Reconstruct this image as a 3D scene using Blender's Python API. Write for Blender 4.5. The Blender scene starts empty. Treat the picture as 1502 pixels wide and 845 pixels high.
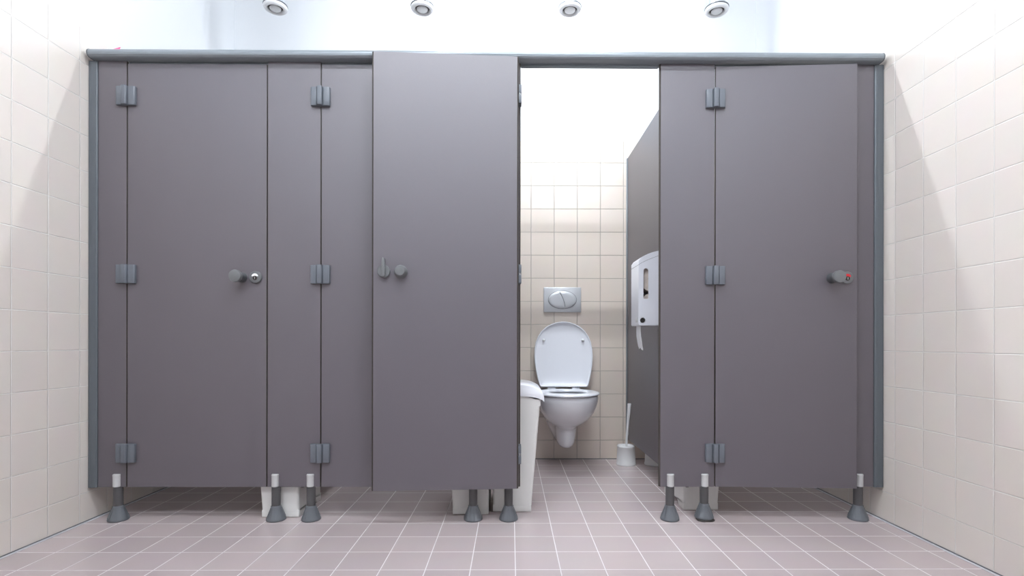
import bpy, bmesh, math
from mathutils import Vector, Matrix
PI = math.pi
S = bpy.context.scene
COL = S.collection

# ------------------------------------------------------------------ materials
def new_mat(name):
    m = bpy.data.materials.new(name); m.use_nodes = True
    nt = m.node_tree
    return m, nt, nt.nodes['Principled BSDF']

def srgb(r, g, b):
    f = lambda c: (c/255/12.92) if c/255 <= .04045 else ((c/255+.055)/1.055)**2.4
    return (f(r), f(g), f(b), 1)

def plain(name, col, rough=.5, metal=0, noise=0, nscale=60, bump=0, spec=.5, coat=0):
    m, nt, b = new_mat(name)
    b.inputs['Roughness'].default_value = rough
    b.inputs['Metallic'].default_value = metal
    b.inputs['Specular IOR Level'].default_value = spec
    b.inputs['Coat Weight'].default_value = coat
    if coat > .5: b.inputs['Coat Roughness'].default_value = .55; b.inputs['Coat IOR'].default_value = 1.6
    n = nt.nodes.new('ShaderNodeTexNoise'); n.inputs['Scale'].default_value = nscale
    n.inputs['Detail'].default_value = 3
    tc = nt.nodes.new('ShaderNodeTexCoord'); nt.links.new(tc.outputs['Object'], n.inputs['Vector'])
    mx = nt.nodes.new('ShaderNodeMix'); mx.data_type = 'RGBA'
    mx.inputs['A'].default_value = [c*(1-noise) for c in col[:3]]+[1]
    mx.inputs['B'].default_value = [min(1, c*(1+noise)) for c in col[:3]]+[1]
    nt.links.new(n.outputs['Fac'], mx.inputs['Factor'])
    nt.links.new(mx.outputs['Result'], b.inputs['Base Color'])
    if bump:
        bp = nt.nodes.new('ShaderNodeBump'); bp.inputs['Strength'].default_value = bump
        bp.inputs['Distance'].default_value = .0006
        nt.links.new(n.outputs['Fac'], bp.inputs['Height']); nt.links.new(bp.outputs['Normal'], b.inputs['Normal'])
    return m

def tiles(name, axes, offs, pitch, tile, grout, top=None, paint=None, joint=.0032, rough=.3, var=.02, bump=.6, spec=.5, groutmix=1.0):
    """square ceramic tiles from world position; axes 'XZ','YZ','XY'; painted plaster above `top`"""
    m, nt, b = new_mat(name); N = nt.nodes; L = nt.links
    geo = N.new('ShaderNodeNewGeometry'); sep = N.new('ShaderNodeSeparateXYZ'); L.new(geo.outputs['Position'], sep.inputs[0])
    def math_(op, a, b_=None, c=None):
        n = N.new('ShaderNodeMath'); n.operation = op
        for i, v in enumerate((a, b_, c)):
            if v is None: continue
            if isinstance(v, (int, float)): n.inputs[i].default_value = v
            else: L.new(v, n.inputs[i])
        return n.outputs[0]
    ds, cells = [], []
    for ax, o in zip(axes, offs):
        u = math_('DIVIDE', math_('SUBTRACT', sep.outputs[ax], o), pitch)
        fr = math_('FRACT', u); cells.append(math_('FLOOR', u))
        ds.append(math_('MULTIPLY', math_('MINIMUM', fr, math_('SUBTRACT', 1, fr)), pitch))
    d = math_('MINIMUM', ds[0], ds[1])
    def ramp(lo, hi, v):
        r = N.new('ShaderNodeMapRange'); r.clamp = True; r.interpolation_type = 'SMOOTHSTEP'
        r.inputs['From Min'].default_value = lo; r.inputs['From Max'].default_value = hi
        L.new(v, r.inputs['Value']); return r.outputs['Result']
    tmask = ramp(joint*.42, joint*.62, d)              # 1 on the tile
    height = ramp(joint*.35, joint*.85, d)
    cb = N.new('ShaderNodeCombineXYZ'); L.new(cells[0], cb.inputs[0]); L.new(cells[1], cb.inputs[1])
    wn = N.new('ShaderNodeTexWhiteNoise'); L.new(cb.outputs[0], wn.inputs['Vector'])
    mv = N.new('ShaderNodeMix'); mv.data_type = 'RGBA'; L.new(wn.outputs['Value'], mv.inputs['Factor'])
    mv.inputs['A'].default_value = [c*(1-var) for c in tile[:3]]+[1]
    mv.inputs['B'].default_value = [min(1, c*(1+var)) for c in tile[:3]]+[1]
    nz = N.new('ShaderNodeTexNoise'); nz.inputs['Scale'].default_value = 9; L.new(geo.outputs['Position'], nz.inputs['Vector'])
    ms = N.new('ShaderNodeMix'); ms.data_type = 'RGBA'; ms.blend_type = 'MULTIPLY'; ms.inputs['Factor'].default_value = .06
    L.new(mv.outputs['Result'], ms.inputs['A']); L.new(nz.outputs['Color'], ms.inputs['B'])
    mg = N.new('ShaderNodeMix'); mg.data_type = 'RGBA'; L.new(tmask, mg.inputs['Factor'])
    mg.inputs['A'].default_value = grout; L.new(ms.outputs['Result'], mg.inputs['B'])
    col = mg.outputs['Result']; rgh = N.new('ShaderNodeMapRange'); L.new(tmask, rgh.inputs['Value'])
    rgh.inputs['To Min'].default_value = .8; rgh.inputs['To Max'].default_value = rough; rout = rgh.outputs['Result']
    if top is not None:
        isp = math_('GREATER_THAN', sep.outputs['Z'], top)
        mp = N.new('ShaderNodeMix'); mp.data_type = 'RGBA'; L.new(isp, mp.inputs['Factor'])
        L.new(col, mp.inputs['A']); mp.inputs['B'].default_value = paint; col = mp.outputs['Result']
        height = math_('MAXIMUM', height, isp)
        rout = math_('MAXIMUM', rout, math_('MULTIPLY', isp, .75))
    L.new(col, b.inputs['Base Color']); L.new(rout, b.inputs['Roughness'])
    b.inputs['Specular IOR Level'].default_value = .85
    nb = N.new('ShaderNodeTexNoise'); nb.inputs['Scale'].default_value = 14; L.new(geo.outputs['Position'], nb.inputs['Vector'])
    hh = math_('MULTIPLY_ADD', nb.outputs['Fac'], .06, height)
    bp = N.new('ShaderNodeBump'); bp.inputs['Strength'].default_value = bump; bp.inputs['Distance'].default_value = .0020
    L.new(hh, bp.inputs['Height']); L.new(bp.outputs['Normal'], b.inputs['Normal'])
    return m

WHITE = srgb(228, 230, 233)
M_panel = plain('grey_laminate', (.079, .067, .082, 1), .50, noise=.03, nscale=180, bump=.25, spec=.95, coat=.6)
M_core = plain('brown_laminate_core', (.046, .037, .031, 1), .6, noise=.35, nscale=90)
M_alu = plain('anodised_blue_grey_metal', (.235, .262, .285, 1), .28, metal=.2, noise=.04, nscale=40)
M_post = plain('post_blue_grey_metal', (.115, .130, .145, 1), .38, metal=.15, noise=.04, nscale=40)
M_hinge = plain('slate_grey_polyamide', (.125, .138, .160, 1), .36, noise=.05, nscale=50, spec=.5)
M_foot = plain('dark_grey_polyamide', (.125, .135, .150, 1), .4, noise=.05, nscale=50)
M_tube = plain('charcoal_tube', (.075, .073, .076, 1), .38, noise=.04)
M_clip = plain('pale_grey_plastic', (.56, .56, .56, 1), .45, noise=.03)
M_knob = plain('knob_grey', (.15, .155, .16, 1), .32, noise=.03)
M_knob_shade = plain('knob_shaded_grey', (.07, .075, .08, 1), .4)  # knob neck darker than its head: underside shade put into the colour
M_steel = plain('bright_steel', (.7, .71, .73, 1), .18, metal=1)
M_red = plain('red_enamel', (.62, .02, .03, 1), .3)
M_ind = plain('white_enamel', (.9, .9, .9, 1), .15)
M_cer = plain('white_ceramic', (.83, .83, .86, 1), .08, noise=.005, spec=.6, coat=.3)
M_seat = plain('white_duroplast', (.87, .88, .93, 1), .16, noise=.005)
M_plastic = plain('white_plastic', (.80, .80, .80, 1), .35, noise=.01)
M_binbody = plain('warm_white_plastic', (.74, .73, .71, 1), .42, noise=.01)
M_disp = plain('dispenser_white', (.80, .81, .86, 1), .28, noise=.01)
M_dark = plain('dark_void', (.03, .025, .022, 1), .7)
M_roll = plain('cardboard_paper', (.62, .54, .49, 1), .9, noise=.2, nscale=60)
M_paper = plain('tissue_paper', (.86, .86, .88, 1), .9, noise=.04, nscale=140, bump=.5)
M_flush = plain('satin_chrome_plastic', (.60, .61, .63, 1), .33, metal=.25, noise=.01)
M_groove = plain('grey_groove', (.16, .16, .17, 1), .6)
M_vent = plain('vent_white_metal', (.80, .80, .81, 1), .4, noise=.02)
M_ventdark = plain('vent_inner_dark', (.10, .09, .09, 1), .6)
M_duct = plain('galvanised_duct', (.62, .66, .70, 1), .28, metal=.85, noise=.06, nscale=14)
M_paint = plain('white_paint', WHITE, .75, noise=.01)
M_ceil = plain('ceiling_paint', (.80, .81, .83, 1), .85, noise=.01)
M_seal_d = plain('dark_sealant', (.13, .13, .145, 1), .6)
M_seal_l = plain('pale_sealant', (.55, .54, .57, 1), .4)
M_pink = plain('speck_pink', (.85, .16, .34, 1), .5)
M_grit = plain('black_grit', (.03, .025, .022, 1), .6, noise=.5, nscale=200)
M_lampbody = plain('lamp_housing_white', (.8, .8, .8, 1), .5)

def emis(name, col, st):
    m, nt, b = new_mat(name)
    b.inputs['Base Color'].default_value = (.9, .9, .9, 1)
    b.inputs['Emission Color'].default_value = col
    b.inputs['Emission Strength'].default_value = st
    return m

# ------------------------------------------------------------------ mesh helpers
def smooth_by_angle(me, ang=40):
    bm = bmesh.new(); bm.from_mesh(me)
    for f in bm.faces: f.smooth = True
    for e in bm.edges:
        if len(e.link_faces) == 2:
            e.smooth = e.calc_face_angle(0) < math.radians(ang)
        else: e.smooth = False
    bm.to_mesh(me); bm.free()

def obj(name, bm, mats, parent=None, smooth=True, loc=None, rot=None):
    me = bpy.data.meshes.new(name)
    bmesh.ops.recalc_face_normals(bm, faces=bm.faces[:])
    bm.to_mesh(me); bm.free()
    if not isinstance(mats, (list, tuple)): mats = [mats]
    for m in mats: me.materials.append(m)
    if smooth: smooth_by_angle(me)
    o = bpy.data.objects.new(name, me); COL.objects.link(o)
    if parent: o.parent = parent
    if loc: o.location = loc
    if rot: o.rotation_euler = rot
    return o

def empty(name, loc=(0, 0, 0), rz=0):
    o = bpy.data.objects.new(name, None); COL.objects.link(o)
    o.location = loc; o.rotation_euler = (0, 0, rz); o.empty_display_size = .05
    return o

def tag(o, label, cat, group=None):
    o['label'] = label; o['category'] = cat
    if group: o['group'] = group
    return o

def add_box(bm, x0, x1, y0, y1, z0, z1, bev=0, seg=2, mi=0):
    t = bmesh.new()
    bmesh.ops.create_cube(t, size=1)
    for v in t.verts:
        v.co = Vector(((x0+x1)/2+v.co.x*(x1-x0), (y0+y1)/2+v.co.y*(y1-y0), (z0+z1)/2+v.co.z*(z1-z0)))
    if bev: bmesh.ops.bevel(t, geom=t.edges[:], offset=bev, segments=seg, profile=.5, affect='EDGES')
    return merge(bm, t, mi)

def merge(bm, t, mi=0, mat=None):
    if mat is not None: bmesh.ops.transform(t, matrix=mat, verts=t.verts)
    vm = {}
    for v in t.verts: vm[v] = bm.verts.new(v.co)
    for f in t.faces:
        nf = bm.faces.new([vm[v] for v in f.verts]); nf.material_index = mi if mi is not None else f.material_index
    t.free(); return bm

def add_loft(bm, rings, cap0=True, cap1=True, closed=True, mi=0):
    vs = [[bm.verts.new(p) for p in r] for r in rings]
    n = len(rings[0])
    for a, b in zip(vs[:-1], vs[1:]):
        for i in range(n if closed else n-1):
            j = (i+1) % n
            f = bm.faces.new((a[i], a[j], b[j], b[i])); f.material_index = mi
    if cap0: bm.faces.new(vs[0][::-1]).material_index = mi
    if cap1: bm.faces.new(vs[-1]).material_index = mi
    return bm

def add_lathe(bm, prof, seg=32, M=Matrix(), mi=0):
    """prof: (radius, height) about local Z"""
    rings = []
    for r, h in prof:
        rings.append([M @ Vector((max(r, 1e-5)*math.cos(2*PI*i/seg), max(r, 1e-5)*math.sin(2*PI*i/seg), h)) for i in range(seg)])
    return add_loft(bm, rings, prof[0][0] > 1e-4, prof[-1][0] > 1e-4, mi=mi)

def add_prism(bm, pts, fn, a, b, mi=0, bev=0):
    t = bmesh.new()
    add_loft(t, [[fn(u, v, a) for u, v in pts], [fn(u, v, b) for u, v in pts]])
    if bev:
        bmesh.ops.recalc_face_normals(t, faces=t.faces[:])
        bmesh.ops.bevel(t, geom=t.edges[:], offset=bev, segments=2, profile=.5, affect='EDGES')
    return merge(bm, t, mi)

OUT = Matrix.Rotation(PI/2, 4, 'X')          # local Z -> world -Y (towards the viewer side)

# ------------------------------------------------------------------ room numbers
XL, XR = -1.815, 1.618          # side walls
YB, YF = 3.48, -2.4            # back wall, wall behind the viewer
ZC = 3.16
PF = 2.285                      # front face of the cubicle panels
TH = .013
PZ0, PZ1 = .144, 1.976          # fixed panels
DZ0, DZ1 = .144, 1.964          # doors
TOPT = 2.094                    # top of the tiling
PT = .1523
ZJ = 1.951                      # height of one horizontal tile joint

tile_c = srgb(228, 219, 211); grout_c = srgb(236, 232, 227)
T_side_l = tiles('cream_wall_tiles_left', 'YZ', (2.2385, ZJ), PT, tile_c, grout_c, TOPT, WHITE, bump=1)
T_side_r = tiles('cream_wall_tiles_right', 'YZ', (2.2157, ZJ), PT, tile_c, grout_c, TOPT, WHITE, bump=1)
T_back = tiles('cream_wall_tiles_back', 'XZ', (.132, ZJ), PT, srgb(230, 217, 204), srgb(188, 178, 168), TOPT, WHITE, bump=1)
T_floor = tiles('mauve_floor_tiles', 'XY', (-.5926, 2.243), PT, srgb(188, 174, 174), srgb(218, 211, 213),
                joint=.0032, rough=.26, var=.05, bump=.3)

M_frontwall = plain('grey_wall_paint', (.30, .30, .31, 1), .7, noise=.02)
def structure(name, bm, m):
    o = obj(name, bm, m, smooth=False); o['kind'] = 'structure'; return o
b = bmesh.new(); add_box(b, XL-.1, XR+.1, YF-.1, YB+.1, -.1, 0); structure('floor', b, T_floor)
b = bmesh.new(); add_box(b, XL-.1, XR+.1, YF-.1, YB+.1, ZC, ZC+.1); structure('ceiling', b, M_ceil)
b = bmesh.new(); add_box(b, XL-.1, XL, YF, YB, 0, ZC); structure('wall_left', b, T_side_l)
b = bmesh.new(); add_box(b, XR, XR+.1, YF, YB, 0, ZC); structure('wall_right', b, T_side_r)
b = bmesh.new(); add_box(b, XL-.1, XR+.1, YB, YB+.1, 0, ZC); structure('wall_back', b, T_back)
b = bmesh.new(); add_box(b, XL-.1, XR+.1, YF-.1, YF, 0, ZC); structure('wall_front', b, M_frontwall)
# sealant joints where the walls meet the floor
b = bmesh.new()
add_box(b, XL, XL+.004, YF, YB, 0, .004, mi=0); add_box(b, XL+.004, XL+.016, YF, YB, 0, .0015, mi=1)
o = obj('trim_1', b, [M_seal_d, M_seal_l], smooth=False); o['kind'] = 'structure'
b = bmesh.new()
add_box(b, XR-.004, XR, YF, YB, 0, .004, mi=0); add_box(b, XR-.016, XR-.004, YF, YB, 0, .0015, mi=1)
o = obj('trim_2', b, [M_seal_d, M_seal_l], smooth=False); o['kind'] = 'structure'
b = bmesh.new(); add_box(b, XL+.016, XR-.016, YB-.005, YB, 0, .004)
o = obj('trim_3', b, M_seal_d, smooth=False); o['kind'] = 'structure'

# ------------------------------------------------------------------ panels
def panel_bm(x0, x1, y0, z0, z1, chL=.0012, chR=.0012, th=TH):
    """compact laminate board, front face at y0 (towards the viewer), brown core on its edges"""
    bm = bmesh.new()
    c = .0012
    prof = [(x0+chL, y0), (x1-chR, y0), (x1, y0+min(chR, th*.6)), (x1, y0+th-c), (x1-c, y0+th), (x0+c, y0+th), (x0, y0+th-c), (x0, y0+min(chL, th*.6))]
    add_loft(bm, [[Vector((x, y, z0)) for x, y in prof], [Vector((x, y, z1)) for x, y in prof]])
    for f in bm.faces:
        f.normal_update()
        f.material_index = 0 if abs(f.normal.y) > .95 else 1
    return bm

def make_leg(parent, x, grit=False):
    yc = PF+.007
    b = bmesh.new()
    add_lathe(b, [(.0185, .05), (.0185, PZ0)], 28, Matrix.Translation((x, yc, 0)))
    leg = obj('leg', b, M_tube, parent)
    b = bmesh.new()
    zb = .008 if grit else 0
    seg = 24
    add_lathe(b, [(.038, zb), (.0405, zb+.003), (.0405, zb+.007), (.0385, zb+.012), (.0215, zb+.055), (.0215, .061+zb), (.0195, .063+zb)], seg, Matrix.Translation((x, yc, 0)))
    for k in range(10):                       # shallow gripping ribs down the cone
        a = 2*PI*k/10
        add_loft(b, [[Vector((x+math.cos(a+da)*r, yc+math.sin(a+da)*r, z)) for da, r in ((-.05, r0-.002), (-.05, r0+.0012), (.05, r0+.0012), (.05, r0-.002))]
                     for z, r0 in ((zb+.012, .0385), (zb+.055, .0215))])
    obj('foot', b, M_foot, leg)
    b = bmesh.new()
    add_lathe(b, [(.013, .146), (.015, .148), (.015, .192), (.0155, .193), (.0155, .198), (.0135, .2)], 28, Matrix.Translation((x, PF-.002, 0)))
    c = obj('clip', b, M_clip, leg); c['label'] = 'pale grey clip on the panel face'
    if grit:
        b = bmesh.new()
        import random; R = random.Random(4)
        rings = []
        n = 26; rad = [.038+R.uniform(-.004, .005) for _ in range(n)]
        for zz, k in ((0, 1), (.003, 1.04), (.0078, .93)):
            rings.append([Vector((x+.002+math.cos(2*PI*i/n)*rad[i]*k, yc+math.sin(2*PI*i/n)*rad[i]*k, zz)) for i in range(n)])
        add_loft(b, rings)
        g = obj('dirt_ring', b, M_grit, leg); g['label'] = 'crumbling black pad under the foot'
    return leg

def fixed_panel(x0, x1, legs, label, chL=.0012, chR=.0012, grit=None):
    e = empty('partition_panel', ((x0+x1)/2, PF, 0))
    tag(e, label, 'partition panel', 'fixed front panels of the cubicles')
    kids = [obj('board', panel_bm(x0, x1, PF, PZ0, PZ1, chL, chR), [M_panel, M_core], e, smooth=False)]
    for lx in legs: kids.append(make_leg(e, lx, grit == lx))
    for k in kids: k.matrix_parent_inverse = Matrix.Translation((-(x0+x1)/2, -PF, 0))
    return e

def px(x, z=PF): return (x-749)*z/777
fixed_panel(-1.775, -1.6525, [px(175.5, PF+.007)], 'narrow grey panel on one foot beside the left tiled wall')
fixed_panel(-1.0485, -.8206, [px(405.5, PF+.007), px(456.5, PF+.007)], 'grey panel on two feet between the two closed doors at left')
fixed_panel(-.200, .0412, [px(694, PF+.007), px(746, PF+.007)], 'grey panel behind the swung-open door, two dark feet showing below', chR=.006)
l5 = px(1034, PF+.007)
fixed_panel(.6425, .8823, [px(983.5, PF+.007), l5], 'grey panel on two feet just right of the open cubicle', chL=.006, grit=l5)
fixed_panel(1.490, 1.5764, [px(1262, PF+.007)], 'narrow grey panel on one foot beside the right tiled wall')

# wall posts
def post(x0, x1, label):
    pts = []
    r = .006
    for cx, cy, a0 in ((x1-r, PF-.005+r, -90), (x1-r, PF+.035-r, 0), (x0+r, PF+.035-r, 90), (x0+r, PF-.005+r, 180)):
        for k in range(5):
            a = math.radians(a0+k*22.5); pts.append((cx+r*math.cos(a), cy+r*math.sin(a)))
    b = bmesh.new()
    add_prism(b, pts, lambda u, v, t: Vector((u, v, t)), PZ0-.002, 1.974)
    for xg in (x0+.012, x1-.004):               # fluted grooves
        add_box(b, xg-.0008, xg+.0008, PF-.0056, PF-.0045, PZ0, 1.9735)
    o = obj('wall_post', b, M_post)
    tag(o, label, 'post', 'metal wall posts of the cubicles')
post(XL, -1.7762, 'blue-grey metal post fixed upright to the left tiled wall')
post(1.5776, XR, 'blue-grey metal post fixed upright to the right tiled wall')

# head rail
e = empty('head_rail', (0, PF, 1.976)); tag(e, 'long blue-grey metal rail running along the top of all the cubicles', 'rail')
prof = []
ycen, z0, z1 = PF+.006, 1.9772, 2.0125
for cy, cz, r, a0, a1 in ((2.262, 1.9945, .0175, 270, 90), (2.318, 1.9945, .0175, 90, -90)):
    for k in range(13):
        a = math.radians(a0+(a1-a0)*k/12)
        prof.append((cy+r*math.cos(a), cz+r*math.sin(a)))
b = bmesh.new()
add_prism(b, prof, lambda u, v, t: Vector((t, u, v)), -1.790, 1.592)
add_box(b, -1.79, 1.592, 2.2455, 2.248, 1.985, 1.987)      # shadow lip along the front
o = obj('rail', b, M_alu, e); o.matrix_parent_inverse = Matrix.Translation((0, -PF, -1.976))
for xx, s in ((-1.790, -1), (1.592, 1)):
    b = bmesh.new()
    rings = []
    for k, (dx, sc) in enumerate(((0, 1.03), (.004, 1.03), (.007, .96), (.009, .84))):
        rings.append([Vector((xx+s*dx, 2.29+(u-2.29)*sc, 1.9945+(v-1.9945)*sc)) for u, v in prof])
    add_loft(b, rings)
    o = obj('end_cap', b, M_foot, e); o.matrix_parent_inverse = Matrix.Translation((0, -PF, -1.976))
for x0, x1 in ((-1.6515, -1.0495), (-.8196, -.201), (.0422, .6415), (.8833, 1.489)):
    b = bmesh.new(); add_box(b, x0, x1, PF+TH+.0005, PF+TH+.014, 1.9665, 1.979, bev=.0015)
    o = obj('stop_strip', b, M_alu, e); o.matrix_parent_inverse = Matrix.Translation((0, -PF, -1.976))

# ------------------------------------------------------------------ doors
HZ = (1.823, 1.059, .291)
def hinge_bm():
    pts = [(-.0415, 0), (-.0405, .0115), (-.0370, .0140), (-.0150, .0160), (-.0125, .0105), (-.0108, .0220), (-.0080, .0250), (.0080, .0250), (.0108, .0220),
           (.0125, .0105), (.0150, .0160), (.0370, .0140), (.0405, .0115), (.0415, 0)]
    b = bmesh.new()
    add_prism(b, pts, lambda u, v, t: Vector((u, -v, t)), -.0395, .0395, bev=.0009)
    # raised cap lines
    add_box(b, -.0098, .0098, -.0248, -.012, .0385, .0405)
    add_box(b, -.0009, .0009, -.0006, 0, -.0395, .0395)
    return b
def open_hinge_bm():
    b = bmesh.new()
    # leaf on the fixed panel and leaf on the door, folded together face to face
    for y0, y1 in ((-.0235, -.0005), (-.0465, -.0238)):
        add_box(b, -.0415, -.004, y0+.004, y1-.002 if y1 < -.01 else y1, -.0395, .0395, bev=.002)
        add_box(b, -.012, .0035, y0, y1, -.0395, -.004 if y1 < -.01 else .0395, bev=.003)
    add_box(b, -.012, .0035, -.0465, -.0238, .004, .0395, bev=.003)
    return b
def knob_bm():
    b = bmesh.new()
    add_lathe(b, [(.0225, 0), (.0225, .004), (.0195, .009), (.0192, .038), (.0205, .044)], 32, OUT)
    return b
def knob_head_bm():
    b = bmesh.new()
    add_lathe(b, [(.0200, .040), (.0245, .046), (.0262, .052), (.0262, .061), (.0245, .0655), (.018, .0672), (.006, .0682), (0, .0684)], 36, OUT)
    return b

def make_door(hx, width, ang, label, colour, dz=0, y=PF, flip=False, knob_scale=1):
    """hinge edge at local x=0, board runs to +x, outer face at local y=0 looking to -y"""
    e = empty('cubicle_door', (hx, y, dz), ang)
    tag(e, label, 'cubicle door', 'doors of the toilet cubicles')
    if not flip:
        obj('board', panel_bm(.0015, width, 0, DZ0, DZ1), [M_panel, M_core], e, smooth=False)
    else:                                     # inner face has bevelled rebates showing the core
        t = panel_bm(.0015, width, 0, DZ0, DZ1, .0065, .0065)
        bmesh.ops.transform(t, matrix=Matrix.Translation((0, TH, 0)) @ Matrix.Scale(-1, 4, (0, 1, 0)), verts=t.verts)
        obj('board', t, [M_panel, M_core], e, smooth=False)
    # outside fittings
    k = obj('knob', knob_bm(), M_knob_shade, e, loc=(.493, 0, 1.046)); k.scale = (1, knob_scale, 1)
    obj('knob_head', knob_head_bm(), M_knob, k)
    b = bmesh.new(); add_lathe(b, [(.026, 0), (.026, .0085), (.0245, .0108), (.0238, .011), (0, .0112)], 36, OUT)
    l = obj('lock_indicator', b, M_knob, e, loc=(.553, 0, 1.047))
    # half-moon window and slotted boss
    b = bmesh.new()
    pts = [(math.cos(math.radians(a))*.0140, math.sin(math.radians(a))*.0125+.0030) for a in range(0, 181, 15)]
    add_prism(b, pts, lambda u, v, t: Vector((u, -t, v)), .0108, .0124)
    w = obj('window', b, M_red if colour == 'red' else M_ind, l)
    w['label'] = 'red half-moon indicator' if colour == 'red' else 'white half-moon indicator'
    b = bmesh.new(); add_lathe(b, [(.0095, .010), (.0095, .0125), (.008, .0138), (0, .0138)], 28, OUT @ Matrix.Translation((0, -.004, 0)))
    s = obj('boss', b, M_dark, l)
    b = bmesh.new(); add_box(b, -.0012, .0012, -.0145, -.0132, -.0095, .0015, bev=.0003)
    obj('slot', b, M_steel, l)
    # inside fittings
    INN = Matrix.Translation((0, TH, 0)) @ Matrix.Rotation(-PI/2, 4, 'X')
    b = bmesh.new(); add_lathe(b, [(.0275, 0), (.0275, .006), (.0265, .0085), (.0225, .018), (.0205, .034), (.0195, .037), (0, .0385)], 36, INN)
    k2 = obj('inner_knob', b, M_knob, e, loc=(.491, 0, 1.053))
    b = bmesh.new(); add_lathe(b, [(.0262, 0), (.0262, .010), (.0245, .0125), (0, .013)], 36, INN)
    t2 = obj('thumb_turn', b, M_knob, e, loc=(.560, 0, 1.053))
    b = bmesh.new()
    pr = [(-.0055, -.024), (.0055, -.024), (.0075, -.018), (.0072, .030), (.0055, .050), (.002, .055), (-.002, .055), (-.0055, .050), (-.0072, .030), (-.0075, -.018)]
    add_prism(b, pr, lambda u, v, t: Vector((u, TH+t, v)), .011, .027, bev=.0022)
    lv = obj('lever', b, M_knob, t2)
    return e

def closed_hinges(e):
    for z in HZ: obj('hinge', hinge_bm(), M_hinge, e, loc=(-.001, 0, z))

d1 = make_door(-1.6505, .5985, 0, 'closed grey cubicle door nearest the left wall, white half-moon on its lock', 'white'); closed_hinges(d1)
# second door: its free half is behind the swung-open one
d2 = make_door(-.8186, .615, 0, 'closed grey door half hidden behind the swung-open one', 'white', knob_scale=.85); closed_hinges(d2)
d4 = make_door(.8848, .600, -math.radians(3), 'grey door slightly ajar by the right wall, red lock window', 'red'); closed_hinges(d4)
# third door, swung fully open in front of its neighbour: outer face turned to the panel behind
op = math.radians(180+3.3)
d3 = make_door(.033, .6105, op, 'wide-open grey door swung back in front of its neighbours, inner knob and thumb turn showing', 'white', dz=.008, y=2.238, flip=True)
for z in HZ:
    h = obj('hinge', open_hinge_bm(), M_hinge, d3)
    b = bmesh.new(); add_lathe(b, [(.0045, -.012), (.0045, .012)], 16, Matrix.Translation((-.004, -.036, 0)))
    p = obj('pin', b, M_steel, h); p['label'] = 'bright steel hinge pin'
    mw = Matrix.Translation((.041, PF, z))
    h.matrix_parent_inverse = (Matrix.Translation(d3.location) @ Matrix.Rotation(op, 4, 'Z')).inverted()
    h.location = (.041, PF, z)

# ------------------------------------------------------------------ dividers between the cubicles
def divider(xc, label):
    e = empty('divider_panel', (xc, 2.9, 0)); tag(e, label, 'partition panel', 'divider panels between the cubicles')
    b = bmesh.new(); add_box(b, -TH/2, TH/2, PF+TH+.0005-2.9, YB-.004-2.9, .137, 1.976, bev=.001, seg=1)
    for f in b.faces:
        f.normal_update(); f.material_index = 0 if abs(f.normal.x) > .9 else 1
    obj('board', b, [M_panel, M_core], e, smooth=False)
    b = bmesh.new()
    for s in (-1, 1):
        x0, x1 = sorted((s*(TH/2+.0003), s*(TH/2+.005)))
        add_box(b, x0, x1, YB-.024-2.9, YB-.0005-2.9, .137, 1.976, bev=.0008)
    obj('wall_channel', b, M_alu, e)
divider(-.905, 'grey divider panel behind the front panel between the two closed doors at left')
divider(-.0895, 'grey divider panel left of the open cubicle, hidden behind the swung-open door')
divider(.770, 'grey divider panel right of the toilet carrying the paper dispenser')

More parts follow.
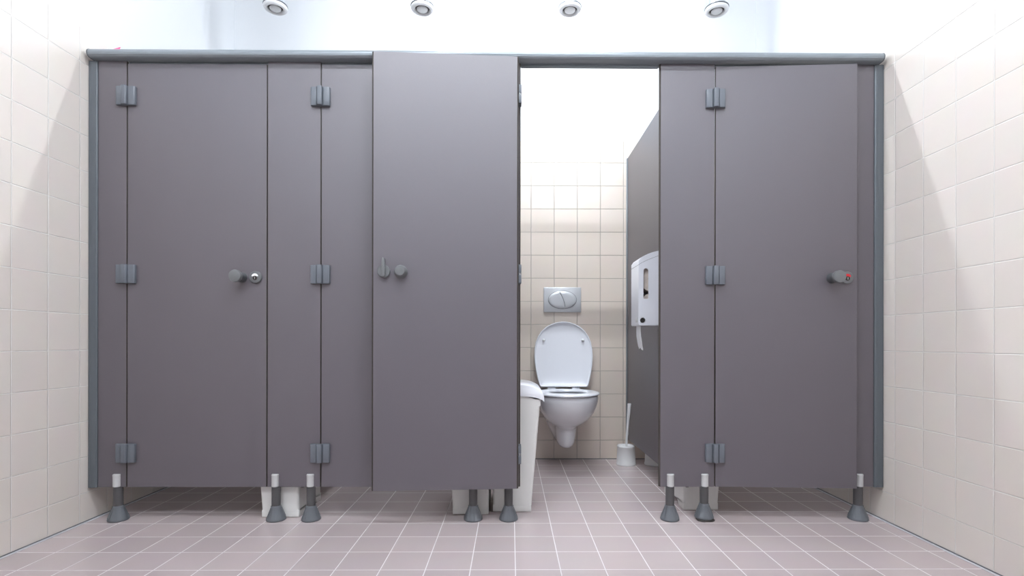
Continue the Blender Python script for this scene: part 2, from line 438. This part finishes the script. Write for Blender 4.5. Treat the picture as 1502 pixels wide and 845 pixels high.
# ------------------------------------------------------------------ toilet
TX = .340
def toilet():
    e = empty('toilet', (TX, YB, 0)); tag(e, 'white wall-hung toilet with raised lid in the open cubicle', 'toilet')
    L = lambda x, y, z: Vector((x, y-YB, z))
    sec = [  # z, half width, front y, widest y, half width at wall
        (.452, .180, 2.985, 3.17, .165), (.440, .183, 2.980, 3.17, .172), (.415, .180, 2.984, 3.17, .170), (.385, .172, 2.993, 3.175, .164),
        (.350, .158, 3.015, 3.18, .154), (.315, .137, 3.050, 3.20, .141), (.288, .112, 3.090, 3.22, .128), (.268, .088, 3.125, 3.25, .118),
        (.258, .071, 3.150, 3.26, .112), (.250, .066, 3.158, 3.27, .107), (.225, .064, 3.163, 3.27, .096), (.195, .061, 3.168, 3.27, .082),
        (.163, .056, 3.175, 3.28, .066), (.142, .048, 3.186, 3.28, .054), (.129, .036, 3.203, 3.28, .040), (.124, .020, 3.225, 3.28, .022)]
    def ring(z, w, yf, yc, ww, n=18):
        half = []
        for k in range(n+1):
            a = PI/2*k/n
            half.append((w*math.sin(a)**.92, yc-(yc-yf)*math.cos(a)))
        for k in range(1, 7):
            t = k/6; half.append((w+(ww-w)*(t*t*(3-2*t)), yc+(YB-.001-yc)*t))
        pts = [L(x, y, z) for x, y in half] + [L(-x, y, z) for x, y in half[::-1][:-1]]
        return pts
    b = bmesh.new()
    outer = [ring(*s) for s in sec[::-1]]
    # inner basin: same vertex count
    def inner(z, w, yf, yb, n=18):
        N = len(outer[0]); yc = (yf+yb)/2+.01; pts = []
        for i in range(N):
            a = 2*PI*i/N
            s, c = math.sin(a), math.cos(a)
            pts.append(L(w*s, yc-(yc-yf)*c if c > 0 else yc-(yb-yc)*c, z))
        return pts
    ins = [inner(.452, .122, 3.045, 3.31), inner(.435, .128, 3.04, 3.32), inner(.38, .118, 3.06, 3.31), inner(.30, .085, 3.11, 3.29), inner(.24, .05, 3.16, 3.26), inner(.225, .02, 3.19, 3.23)]
    add_loft(b, outer+ins)
    bowl = obj('bowl', b, M_cer, e)
    # seat ring
    def egg(w, yf, yb, z, n=64):
        yc = yf+(yb-yf)*.52; pts = []
        for i in range(n):
            a = 2*PI*i/n; s, c = math.sin(a), math.cos(a)
            if c > 0: x, y = w*s, yc-(yc-yf)*c
            else: x, y = w*math.copysign(abs(s)**.80, s), yc+(yb-yc)*(-c)**1.0
            pts.append(L(x, y, z))
        return pts
    b = bmesh.new()
    rings = []
    for k in range(17):
        a = 2*PI*k/16
        u = (1-math.cos(a))/2; v = math.sin(a)
        vv = math.copysign(abs(v)**.6, v)
        zz = .4635+.0105*vv
        w = .192+(.114-.192)*u; yf = 2.962+(3.052-2.962)*u; yb = 3.385+(3.305-3.385)*u
        rings.append(egg(w, yf, yb, zz))
    rings[-1] = rings[0]
    vs = [[b.verts.new(p) for p in r] for r in rings[:-1]]
    n = 64
    for k in range(16):
        a, c = vs[k], vs[(k+1) % 16]
        for i in range(n): b.faces.new((a[i], a[(i+1) % n], c[(i+1) % n], c[i]))
    obj('seat', b, M_seat, e)
    # lid, standing up, hinge at its foot
    hw = [(0, .148), (.02, .156), (.12, .168), (.22, .177), (.34, .185), (.46, .1885), (.58, .1865), (.68, .179), (.77, .164), (.85, .142), (.915, .112), (.96, .078), (.987, .044), (1, .012)]
    H = .425
    def lid_outline(ins, d):
        r, l = [], []
        for t, w in hw:
            s = 1-ins
            z = H*(.5+(t-.5)*s)
            r.append((w*s, d, z)); l.append((-w*s, d, z))
        return r+l[::-1]
    b = bmesh.new()
    tilt = Matrix.Rotation(-math.radians(8), 4, 'X')
    base = Matrix.Translation((0, 3.375-YB, .484))
    rr = []
    for ins_, d in ((.10, .0235), (.03, .023), (.004, .017), (0, .010), (.004, .002), (.018, 0), (.035, .001), (.05, .0075), (.09, .0105), (.35, .013), (.75, .0135)):
        rr.append([base @ tilt @ Vector(p) for p in lid_outline(ins_, d)])
    add_loft(b, rr)
    lid = obj('lid', b, M_seat, e); lid['label'] = 'raised oval lid leaning on the wall'
    for s in (-1, 1):
        b = bmesh.new()
        add_lathe(b, [(.0085, -.006), (.0095, 0), (.0085, .007), (.004, .011), (0, .0115)], 20, base @ tilt @ Matrix.Translation((s*.127, .008, .302)) @ OUT)
        obj('bumper', b, M_plastic, lid)
    for s in (-1, 1):
        b = bmesh.new()
        add_lathe(b, [(.0, -.026), (.009, -.025), (.010, -.022), (.010, .022), (.009, .025), (0, .026)], 20, Matrix.Translation((s*.078, 3.392-YB, .470)) @ Matrix.Rotation(PI/2, 4, 'Y'))
        add_box(b, s*.078-.009, s*.078+.009, 3.385-YB, 3.40-YB, .4515, .47, bev=.002)
        obj('hinge', b, M_seat, e)
toilet()

# flush plate
def flush_plate():
    x0, x1, z0, z1 = .215, .461, .966, 1.130
    e = empty('flush_plate', (.338, YB, 1.048)); tag(e, 'silver dual flush plate on the tiled wall above the toilet', 'flush plate')
    b = bmesh.new(); add_box(b, x0-.338, x1-.338, -.012, -.0003, z0-1.048, z1-1.048, bev=.004, seg=3)
    obj('plate', b, M_flush, e)
    A, B = .092, .058
    def split(v): return .006+.022*(-v/B) - .010*(v/B)**2 * (1)  # curved dividing line, x as function of v
    b = bmesh.new()
    add_prism(b, [(math.cos(a*PI/32)*(A+.0025), math.sin(a*PI/32)*(B+.0025)) for a in range(64)], lambda u, v, t: Vector((u, -t, v)), .0115, .0123)
    g = obj('button_recess', b, M_groove, e)
    def button(side):
        pts = []
        vs = [B*math.sin(math.radians(q))*.999 for q in range(-84, 85, 6)]
        el = lambda v: A*math.sqrt(max(0, 1-(v/B)**2))
        sp = [(split(v)+side*.0014, v) for v in vs]
        ar = [(side*el(v), v) for v in vs]
        sp = [(min(max(u, -el(v)), el(v)), v) for u, v in sp]
        pts = sp+ar[::-1]
        b = bmesh.new()
        cx = side*.045
        add_loft(b, [[Vector((cx+(u-cx)*s, -t, v*s)) for u, v in pts] for s, t in ((1, .0122), (1, .0145), (.95, .0165), (.6, .0172))])
        obj('flush_button', b, M_flush, e)
    button(-1); button(1)
flush_plate()

# ------------------------------------------------------------------ paper dispenser
def dispenser():
    xb, xf = .7630, .629; y0, y1 = 2.600, 2.757; z0 = .853
    e = empty('paper_dispenser', (xb, (y0+y1)/2, z0)); tag(e, 'white toilet paper dispenser with curved top on the divider panel', 'dispenser')
    o_ = Vector((xb, (y0+y1)/2, z0))
    top = []
    for k in range(13):
        t = k/12; x = xf+(xb-xf)*t
        top.append((x, 1.178+.046*math.sin(PI/2*min(1, t*1.02))**.8 if t > 0 else 1.172))
    # side profile in X-Z with the window and spindle hole cut with a grid of polygons: body is a shell
    body = [(xb, z0), (xf+.004, z0), (xf, z0+.006)] + [(x, z) for x, z in top]
    b = bmesh.new()
    outer0 = [Vector((x, y0, z))-o_ for x, z in body]; outer1 = [Vector((x, y1, z))-o_ for x, z in body]
    add_loft(b, [outer0, outer1], cap0=False, cap1=True)
    # near side plate with two holes via triangle fill
    def loop(bm, pts): 
        vs = [bm.verts.new(p) for p in pts]
        return [bm.edges.new((vs[i], vs[(i+1) % len(vs)])) for i in range(len(vs))]
    slot = []
    sx, sz0, sz1, r = .6655, .992, 1.122, .0125
    for k in range(13): a = PI*k/12; slot.append((sx+r*math.cos(a), sz1+r*math.sin(a)))
    for cx, cz, a0 in ((sx-r+.004, sz0-.004, 180), (sx+r-.004, sz0-.004, 270)):
        for k in range(4): a = math.radians(a0+30*k); slot.append((cx+.004*math.cos(a), cz+.004*math.sin(a)))
    hole = [(.650+.0135*math.cos(2*PI*k/20), .8775+.0135*math.sin(2*PI*k/20)) for k in range(20)]
    t = bmesh.new(); es = []
    for pts in ([(x, z) for x, z in body], slot, hole): es += loop(t, [Vector((x, y0, z))-o_ for x, z in pts])
    bmesh.ops.triangle_fill(t, edges=es, use_beauty=True)
    merge(b, t)
    for pts in (slot, hole):                   # walls of the openings
        add_loft(b, [[Vector((x, y0, z))-o_ for x, z in pts], [Vector((x, y0+.006, z))-o_ for x, z in pts]], cap0=False, cap1=False)
    bmesh.ops.remove_doubles(b, verts=b.verts[:], dist=1e-5)
    bd = obj('housing', b, M_disp, e)
    # seam of the hinged cover
    b = bmesh.new()
    seam = [(xf+(xb-xf)*t, 1.152+.058*t**.8) for t in [k/10 for k in range(11)]]
    add_loft(b, [[Vector((x, y0-.0006, z))-o_, Vector((x, y0-.0006, z-.0014))-o_, Vector((x, y0+.001, z-.0014))-o_, Vector((x, y0+.001, z))-o_] for x, z in seam])
    add_box(b, xf-.0006-o_.x, xf+.0005-o_.x, y0-o_.y, y1-o_.y, 1.1506-o_.z, 1.152-o_.z)
    s = obj('cover_seam', b, M_groove, bd)
    b = bmesh.new(); add_box(b, xf-.0012-o_.x, xf+.0004-o_.x, y0+.015-o_.y, y0+.055-o_.y, .869-o_.z, .893-o_.z, bev=.0004)
    obj('latch', b, M_clip, bd)
    # rolls inside, seen through the window
    for zc, rr, m in ((1.085, .062, M_paper), (.958, .055, M_paper)):
        b = bmesh.new()
        Mx = Matrix.Translation((.699-o_.x, y0+.018-o_.y, zc-o_.z)) @ Matrix.Rotation(-PI/2, 4, 'X')
        add_lathe(b, [(.019, 0), (rr, 0), (rr, .115), (.019, .115), (.019, 0)], 40, Mx)
        rl = obj('spare_roll', b, M_roll, e)
        b = bmesh.new(); add_lathe(b, [(.0188, -.004), (.0188, .11)], 24, Mx)
        obj('spindle', b, M_dark, rl)
    b = bmesh.new(); add_lathe(b, [(.012, 0), (.012, .11)], 20, Matrix.Translation((.650-o_.x, y0+.008-o_.y, .8775-o_.z)) @ Matrix.Rotation(-PI/2, 4, 'X'))
    obj('feed_roller', b, M_dark, e)
    # hanging paper
    b = bmesh.new()
    path = [(.645, .8525), (.6435, .83), (.6455, .80), (.651, .775), (.656, .752), (.661, .735)]
    rings = []
    yy = [2.625+.09*k/8 for k in range(9)]
    def pt(i, j, off):
        x, z = path[i]; y = yy[j]
        return Vector((x+off+.0022*math.sin(j*1.7+i*.9), y-.012*i/5*0+.010*(i/5)*((j-4)/4)*-.4, z-(.006*math.sin(j*.8) if i == 5 else 0)))
    for i in range(6):
        rings.append([pt(i, j, -.0005) for j in range(9)]+[pt(i, j, .0005) for j in range(8, -1, -1)])
    add_loft(b, rings)
    o = obj('toilet_paper', b, M_paper); tag(o, 'strip of white toilet paper hanging from the dispenser', 'toilet paper')
dispenser()

# ------------------------------------------------------------------ brushes
def holder(x, y, label):
    b = bmesh.new()
    add_lathe(b, [(.060, 0), (.0615, .003), (.0610, .010), (.0595, .013), (.0535, .108), (.0555, .111), (.0555, .117), (.053, .121), (.047, .1215), (.044, .115), (.012, .112), (0, .112)], 48)
    o = obj('brush_holder', b, M_plastic, loc=(x, y, 0)); tag(o, label, 'toilet brush holder', 'white toilet brush holders')
    return o
holder(.7265, 3.325, 'white round brush holder on the floor beside the toilet')
holder(.905, 3.325, 'white brush holder partly seen below the divider in the cubicle beyond')
def brush():
    b = bmesh.new()
    p0, p1 = Vector((.727, 3.325, .1125)), Vector((.7465, 3.318, .385))
    prof = [(0, .0065), (.02, .0068), (.25, .0075), (.30, .0085), (.31, .0075), (.36, .0070), (.6, .0085), (.93, .0122), (.985, .0128), (1, .0115)]
    rings = []
    for t, r in prof:
        c = p0.lerp(p1, t)
        rings.append([c+Vector((r*math.cos(2*PI*k/24)*(1 if t < .5 else .95), r*.6*math.sin(2*PI*k/24), 0)) for k in range(24)])
    add_loft(b, rings)
    o = obj('toilet_brush', b, M_plastic); tag(o, 'white handle of the toilet brush leaning in its holder by the divider', 'toilet brush')
brush()

# ------------------------------------------------------------------ bins
def bin_(xw, y0, w, depth, side, label, htot=.512, spread=.035, wall_spread=0.0, lid=True):
    """xw: wall-side edge at the floor; side=+1 body extends to +x"""
    e = empty('waste_bin', (xw+side*w/2, y0+depth/2, 0)); tag(e, label, 'bin', 'white waste bins in the cubicles')
    cx, cy = xw+side*w/2, y0+depth/2
    X = lambda u, h: (xw+side*(u*(w+spread*h)) - side*wall_spread*h)-cx
    def ring(h, ins=0, z=None):
        zz = htot*h if z is None else z
        f = .012*h
        r = .012
        pts = []
        x0, x1 = X(0, h)+side*ins, X(1, h)-side*ins
        ya, yb = -depth/2-f+ins, depth/2+f-ins
        xa, xb = min(x0, x1), max(x0, x1)
        for ccx, ccy, a0 in ((xb-r, ya+r, -90), (xb-r, yb-r, 0), (xa+r, yb-r, 90), (xa+r, ya+r, 180)):
            for k in range(5):
                a = math.radians(a0+k*22.5); pts.append(Vector((ccx+r*math.cos(a), ccy+r*math.sin(a), zz)))
        return pts
    b = bmesh.new()
    zf = .028
    rings = [ring(.055, 0, zf)] + [ring(h) for h in (.2, .5, .8, .96, 1)]
    add_loft(b, rings)
    # feet blocks front and rear with an arch between
    xx0, xx1 = sorted((X(0, .03), X(1, .03)))
    for ya, yb in ((-depth/2, -depth/2+.085), (depth/2-.06, depth/2)):
        t = bmesh.new()
        pts = [(ya, .034), (yb+.012 if ya < 0 else yb, .034), (yb, .016), (yb-.010, .001), (ya+.003, .001), (ya, .005)]
        if ya > 0: pts = [(ya-.012, .034), (yb, .034), (yb, .005), (yb-.003, .001), (ya+.010, .001), (ya, .016)]
        add_prism(t, pts, lambda u, v, s: Vector((s, u, v)), xx0, xx1, bev=.0008)
        merge(b, t)
    if lid:                                     # arched rim under the lid
        lo, hi = sorted((X(0, 1), X(1, 1)))
        pts = [(lo+(hi-lo)*k/12, htot-.020+.038*math.sin(PI*(.08+.84*k/12))) for k in range(13)]
        add_prism(b, [(lo, htot-.03)]+pts+[(hi, htot-.03)], lambda u, v, t: Vector((u, t, v)), -depth/2-.011, depth/2+.011)
    body = obj('body', b, M_binbody, e)
    if lid:
        b = bmesh.new()
        hw = (w+spread)
        ax0, ax1 = X(0, 1), X(1, 1)+side*.016
        lo, hi = min(ax0, ax1), max(ax0, ax1)
        mid, hl = (lo+hi)/2, (hi-lo)/2
        N = 21
        rings = []
        for sc, yo in ((.80, -depth/2-.020), (.93, -depth/2-.0175), (1, -depth/2-.008), (1, 0), (1, depth/2+.008), (.93, depth/2+.0175), (.80, depth/2+.02)):
            up, dn = [], []
            for k in range(N):
                a = PI*k/(N-1); c = math.cos(a); s = math.sin(a)
                x = mid-hl*math.copysign(abs(c)**.85, c)
                zt = .004+.020*min(1, s*3)+.050*s**1.1*sc
                up.append(Vector((x, yo, htot+zt-.006)))
                dn.append(Vector((x, yo, htot-.014+.028*s)))
            rings.append(up+dn[::-1])
        add_loft(b, rings)
        obj('lid', b, M_seat, e)
    return e
bin_(-.926, 2.318, .160, .27, -1, 'white bin behind the feet of the panel between the two closed doors at left')
bin_(-.0985, 2.355, .158, .27, -1, 'white bin showing below the swung-open door, left of its twin')
bin_(-.080, 2.390, .172, .27, 1, 'tall white bin at the left side of the open cubicle', spread=.042)
bin_(.792, 2.415, .157, .30, 1, 'white bin seen below the panel and ajar door at right')

# ------------------------------------------------------------------ ventilation valves
def vent(x, label):
    y, z = 3.08, 2.700
    e = empty('ceiling_vent', (x, y, z)); tag(e, label, 'vent', 'round ventilation valves hanging over the cubicles')
    b = bmesh.new()
    add_lathe(b, [(.0485, .02), (.0485, .030), (.0505, .031), (.0505, .036), (.0485, .037), (.0485, ZC-z)], 40)
    obj('duct', b, M_duct, e)
    b = bmesh.new()      # flange ring
    add_lathe(b, [(.0420, .022), (.0420, .006), (.0445, .001), (.050, -.003), (.059, 0), (.0645, .006), (.0665, .013), (.0655, .016), (.060, .020), (.0486, .0215), (.0470, .0225)], 48)
    obj('flange', b, M_vent, e)
    b = bmesh.new()
    add_lathe(b, [(.0, .013), (.0415, .013), (.0415, .016), (0, .017)], 40)
    obj('throat', b, M_ventdark, e)
    b = bmesh.new()
    add_lathe(b, [(0, -.002), (.020, -.002), (.029, 0), (.0315, .003), (.0315, .006), (.024, .0095), (.008, .0125)], 40)
    obj('disc', b, M_vent, e)
    b = bmesh.new()
    add_lathe(b, [(.064, .017), (.0675, .019), (.0675, .023), (.060, .025)], 40)
    obj('gasket', b, M_foot, e)
vent(-1.370, 'round white vent on a metal duct, leftmost of the four')
vent(-.518, 'round white vent on a duct, second from the left above the swung-open door')
vent(.3415, 'round white vent on a duct above the open cubicle')
vent(1.200, 'round white vent on a metal duct, rightmost of the four')

# unidentified pink speck, given the made-up form of a scrap on the rail
b = bmesh.new()
pts = [(-1.752, 2.0160), (-1.745, 2.0215), (-1.728, 2.0165), (-1.705, 2.0150), (-1.690, 2.0200), (-1.671, 2.0285), (-1.674, 2.0195), (-1.690, 2.0145), (-1.71, 2.0128), (-1.74, 2.0128)]
add_loft(b, [[Vector((x, y+.004*math.sin(x*60), z)) for x, z in pts] for y in (2.270, 2.273)])
o = obj('pink_speck', b, M_pink); tag(o, 'tiny unidentified pink speck on the rail near the left wall, made up as a scrap', 'scrap')

# ------------------------------------------------------------------ luminaires (above the frame, on the ceiling), two of them added fill
E_FRONT, E_REAR, E_FILL = 158.0, 200.0, 152.0  # last value drives the added fill pair behind the viewer
def luminaire(x, y, length, strength, label, w=.04):
    e = empty('ceiling_light', (x, y, ZC)); tag(e, label, 'ceiling light', 'fluorescent ceiling lights')
    b = bmesh.new(); add_box(b, -length/2-.02, length/2+.02, -w/2-.015, w/2+.015, -.045, -.0005, bev=.006)
    obj('housing', b, M_lampbody, e)
    b = bmesh.new(); add_box(b, -length/2, length/2, -w/2, w/2, -.070, -.0455, bev=.008)
    obj('diffuser', b, emis('lamp_diffuser', (.875, .94, 1, 1), strength), e)
luminaire(-.1, 1.08, 1.9, E_FRONT, 'long white ceiling light in front of the cubicles')
luminaire(.1, 2.655, 1.1, E_REAR, 'long white ceiling light above the cubicles')
luminaire(-1.05, -.45, 1.2, E_FILL, 'added unseen fill light behind the viewer on the left')  # added fill pair: spreads sheen over the panels, brightens the floor
luminaire(.85, -.45, 1.2, E_FILL, 'added unseen fill light behind the viewer on the right')

# ------------------------------------------------------------------ world, camera, view
w = bpy.data.worlds.new('world'); S.world = w; w.use_nodes = True
w.node_tree.nodes['Background'].inputs['Color'].default_value = (.8, .85, .9, 1)
w.node_tree.nodes['Background'].inputs['Strength'].default_value = .2

cam = bpy.data.cameras.new('camera'); co = bpy.data.objects.new('camera', cam); COL.objects.link(co)
cam.sensor_width = 36; cam.lens = 775.3/1502*36
yaw, roll = math.radians(.42), .0014
cam.shift_x = -(755.0-751)/1502; cam.shift_y = (502-422.5)/1502
cam.clip_start = .02
co.matrix_world = Matrix.Translation((0, 0, .769)) @ Matrix.Rotation(-yaw, 4, 'Z') @ Matrix.Rotation(PI/2, 4, 'X') @ Matrix.Rotation(roll, 4, 'Z')
S.camera = co
S.view_settings.view_transform = 'Standard'; S.view_settings.look = 'None'
S.view_settings.gamma = 1; S.view_settings.use_curve_mapping = False
S.view_settings.exposure = 0.08
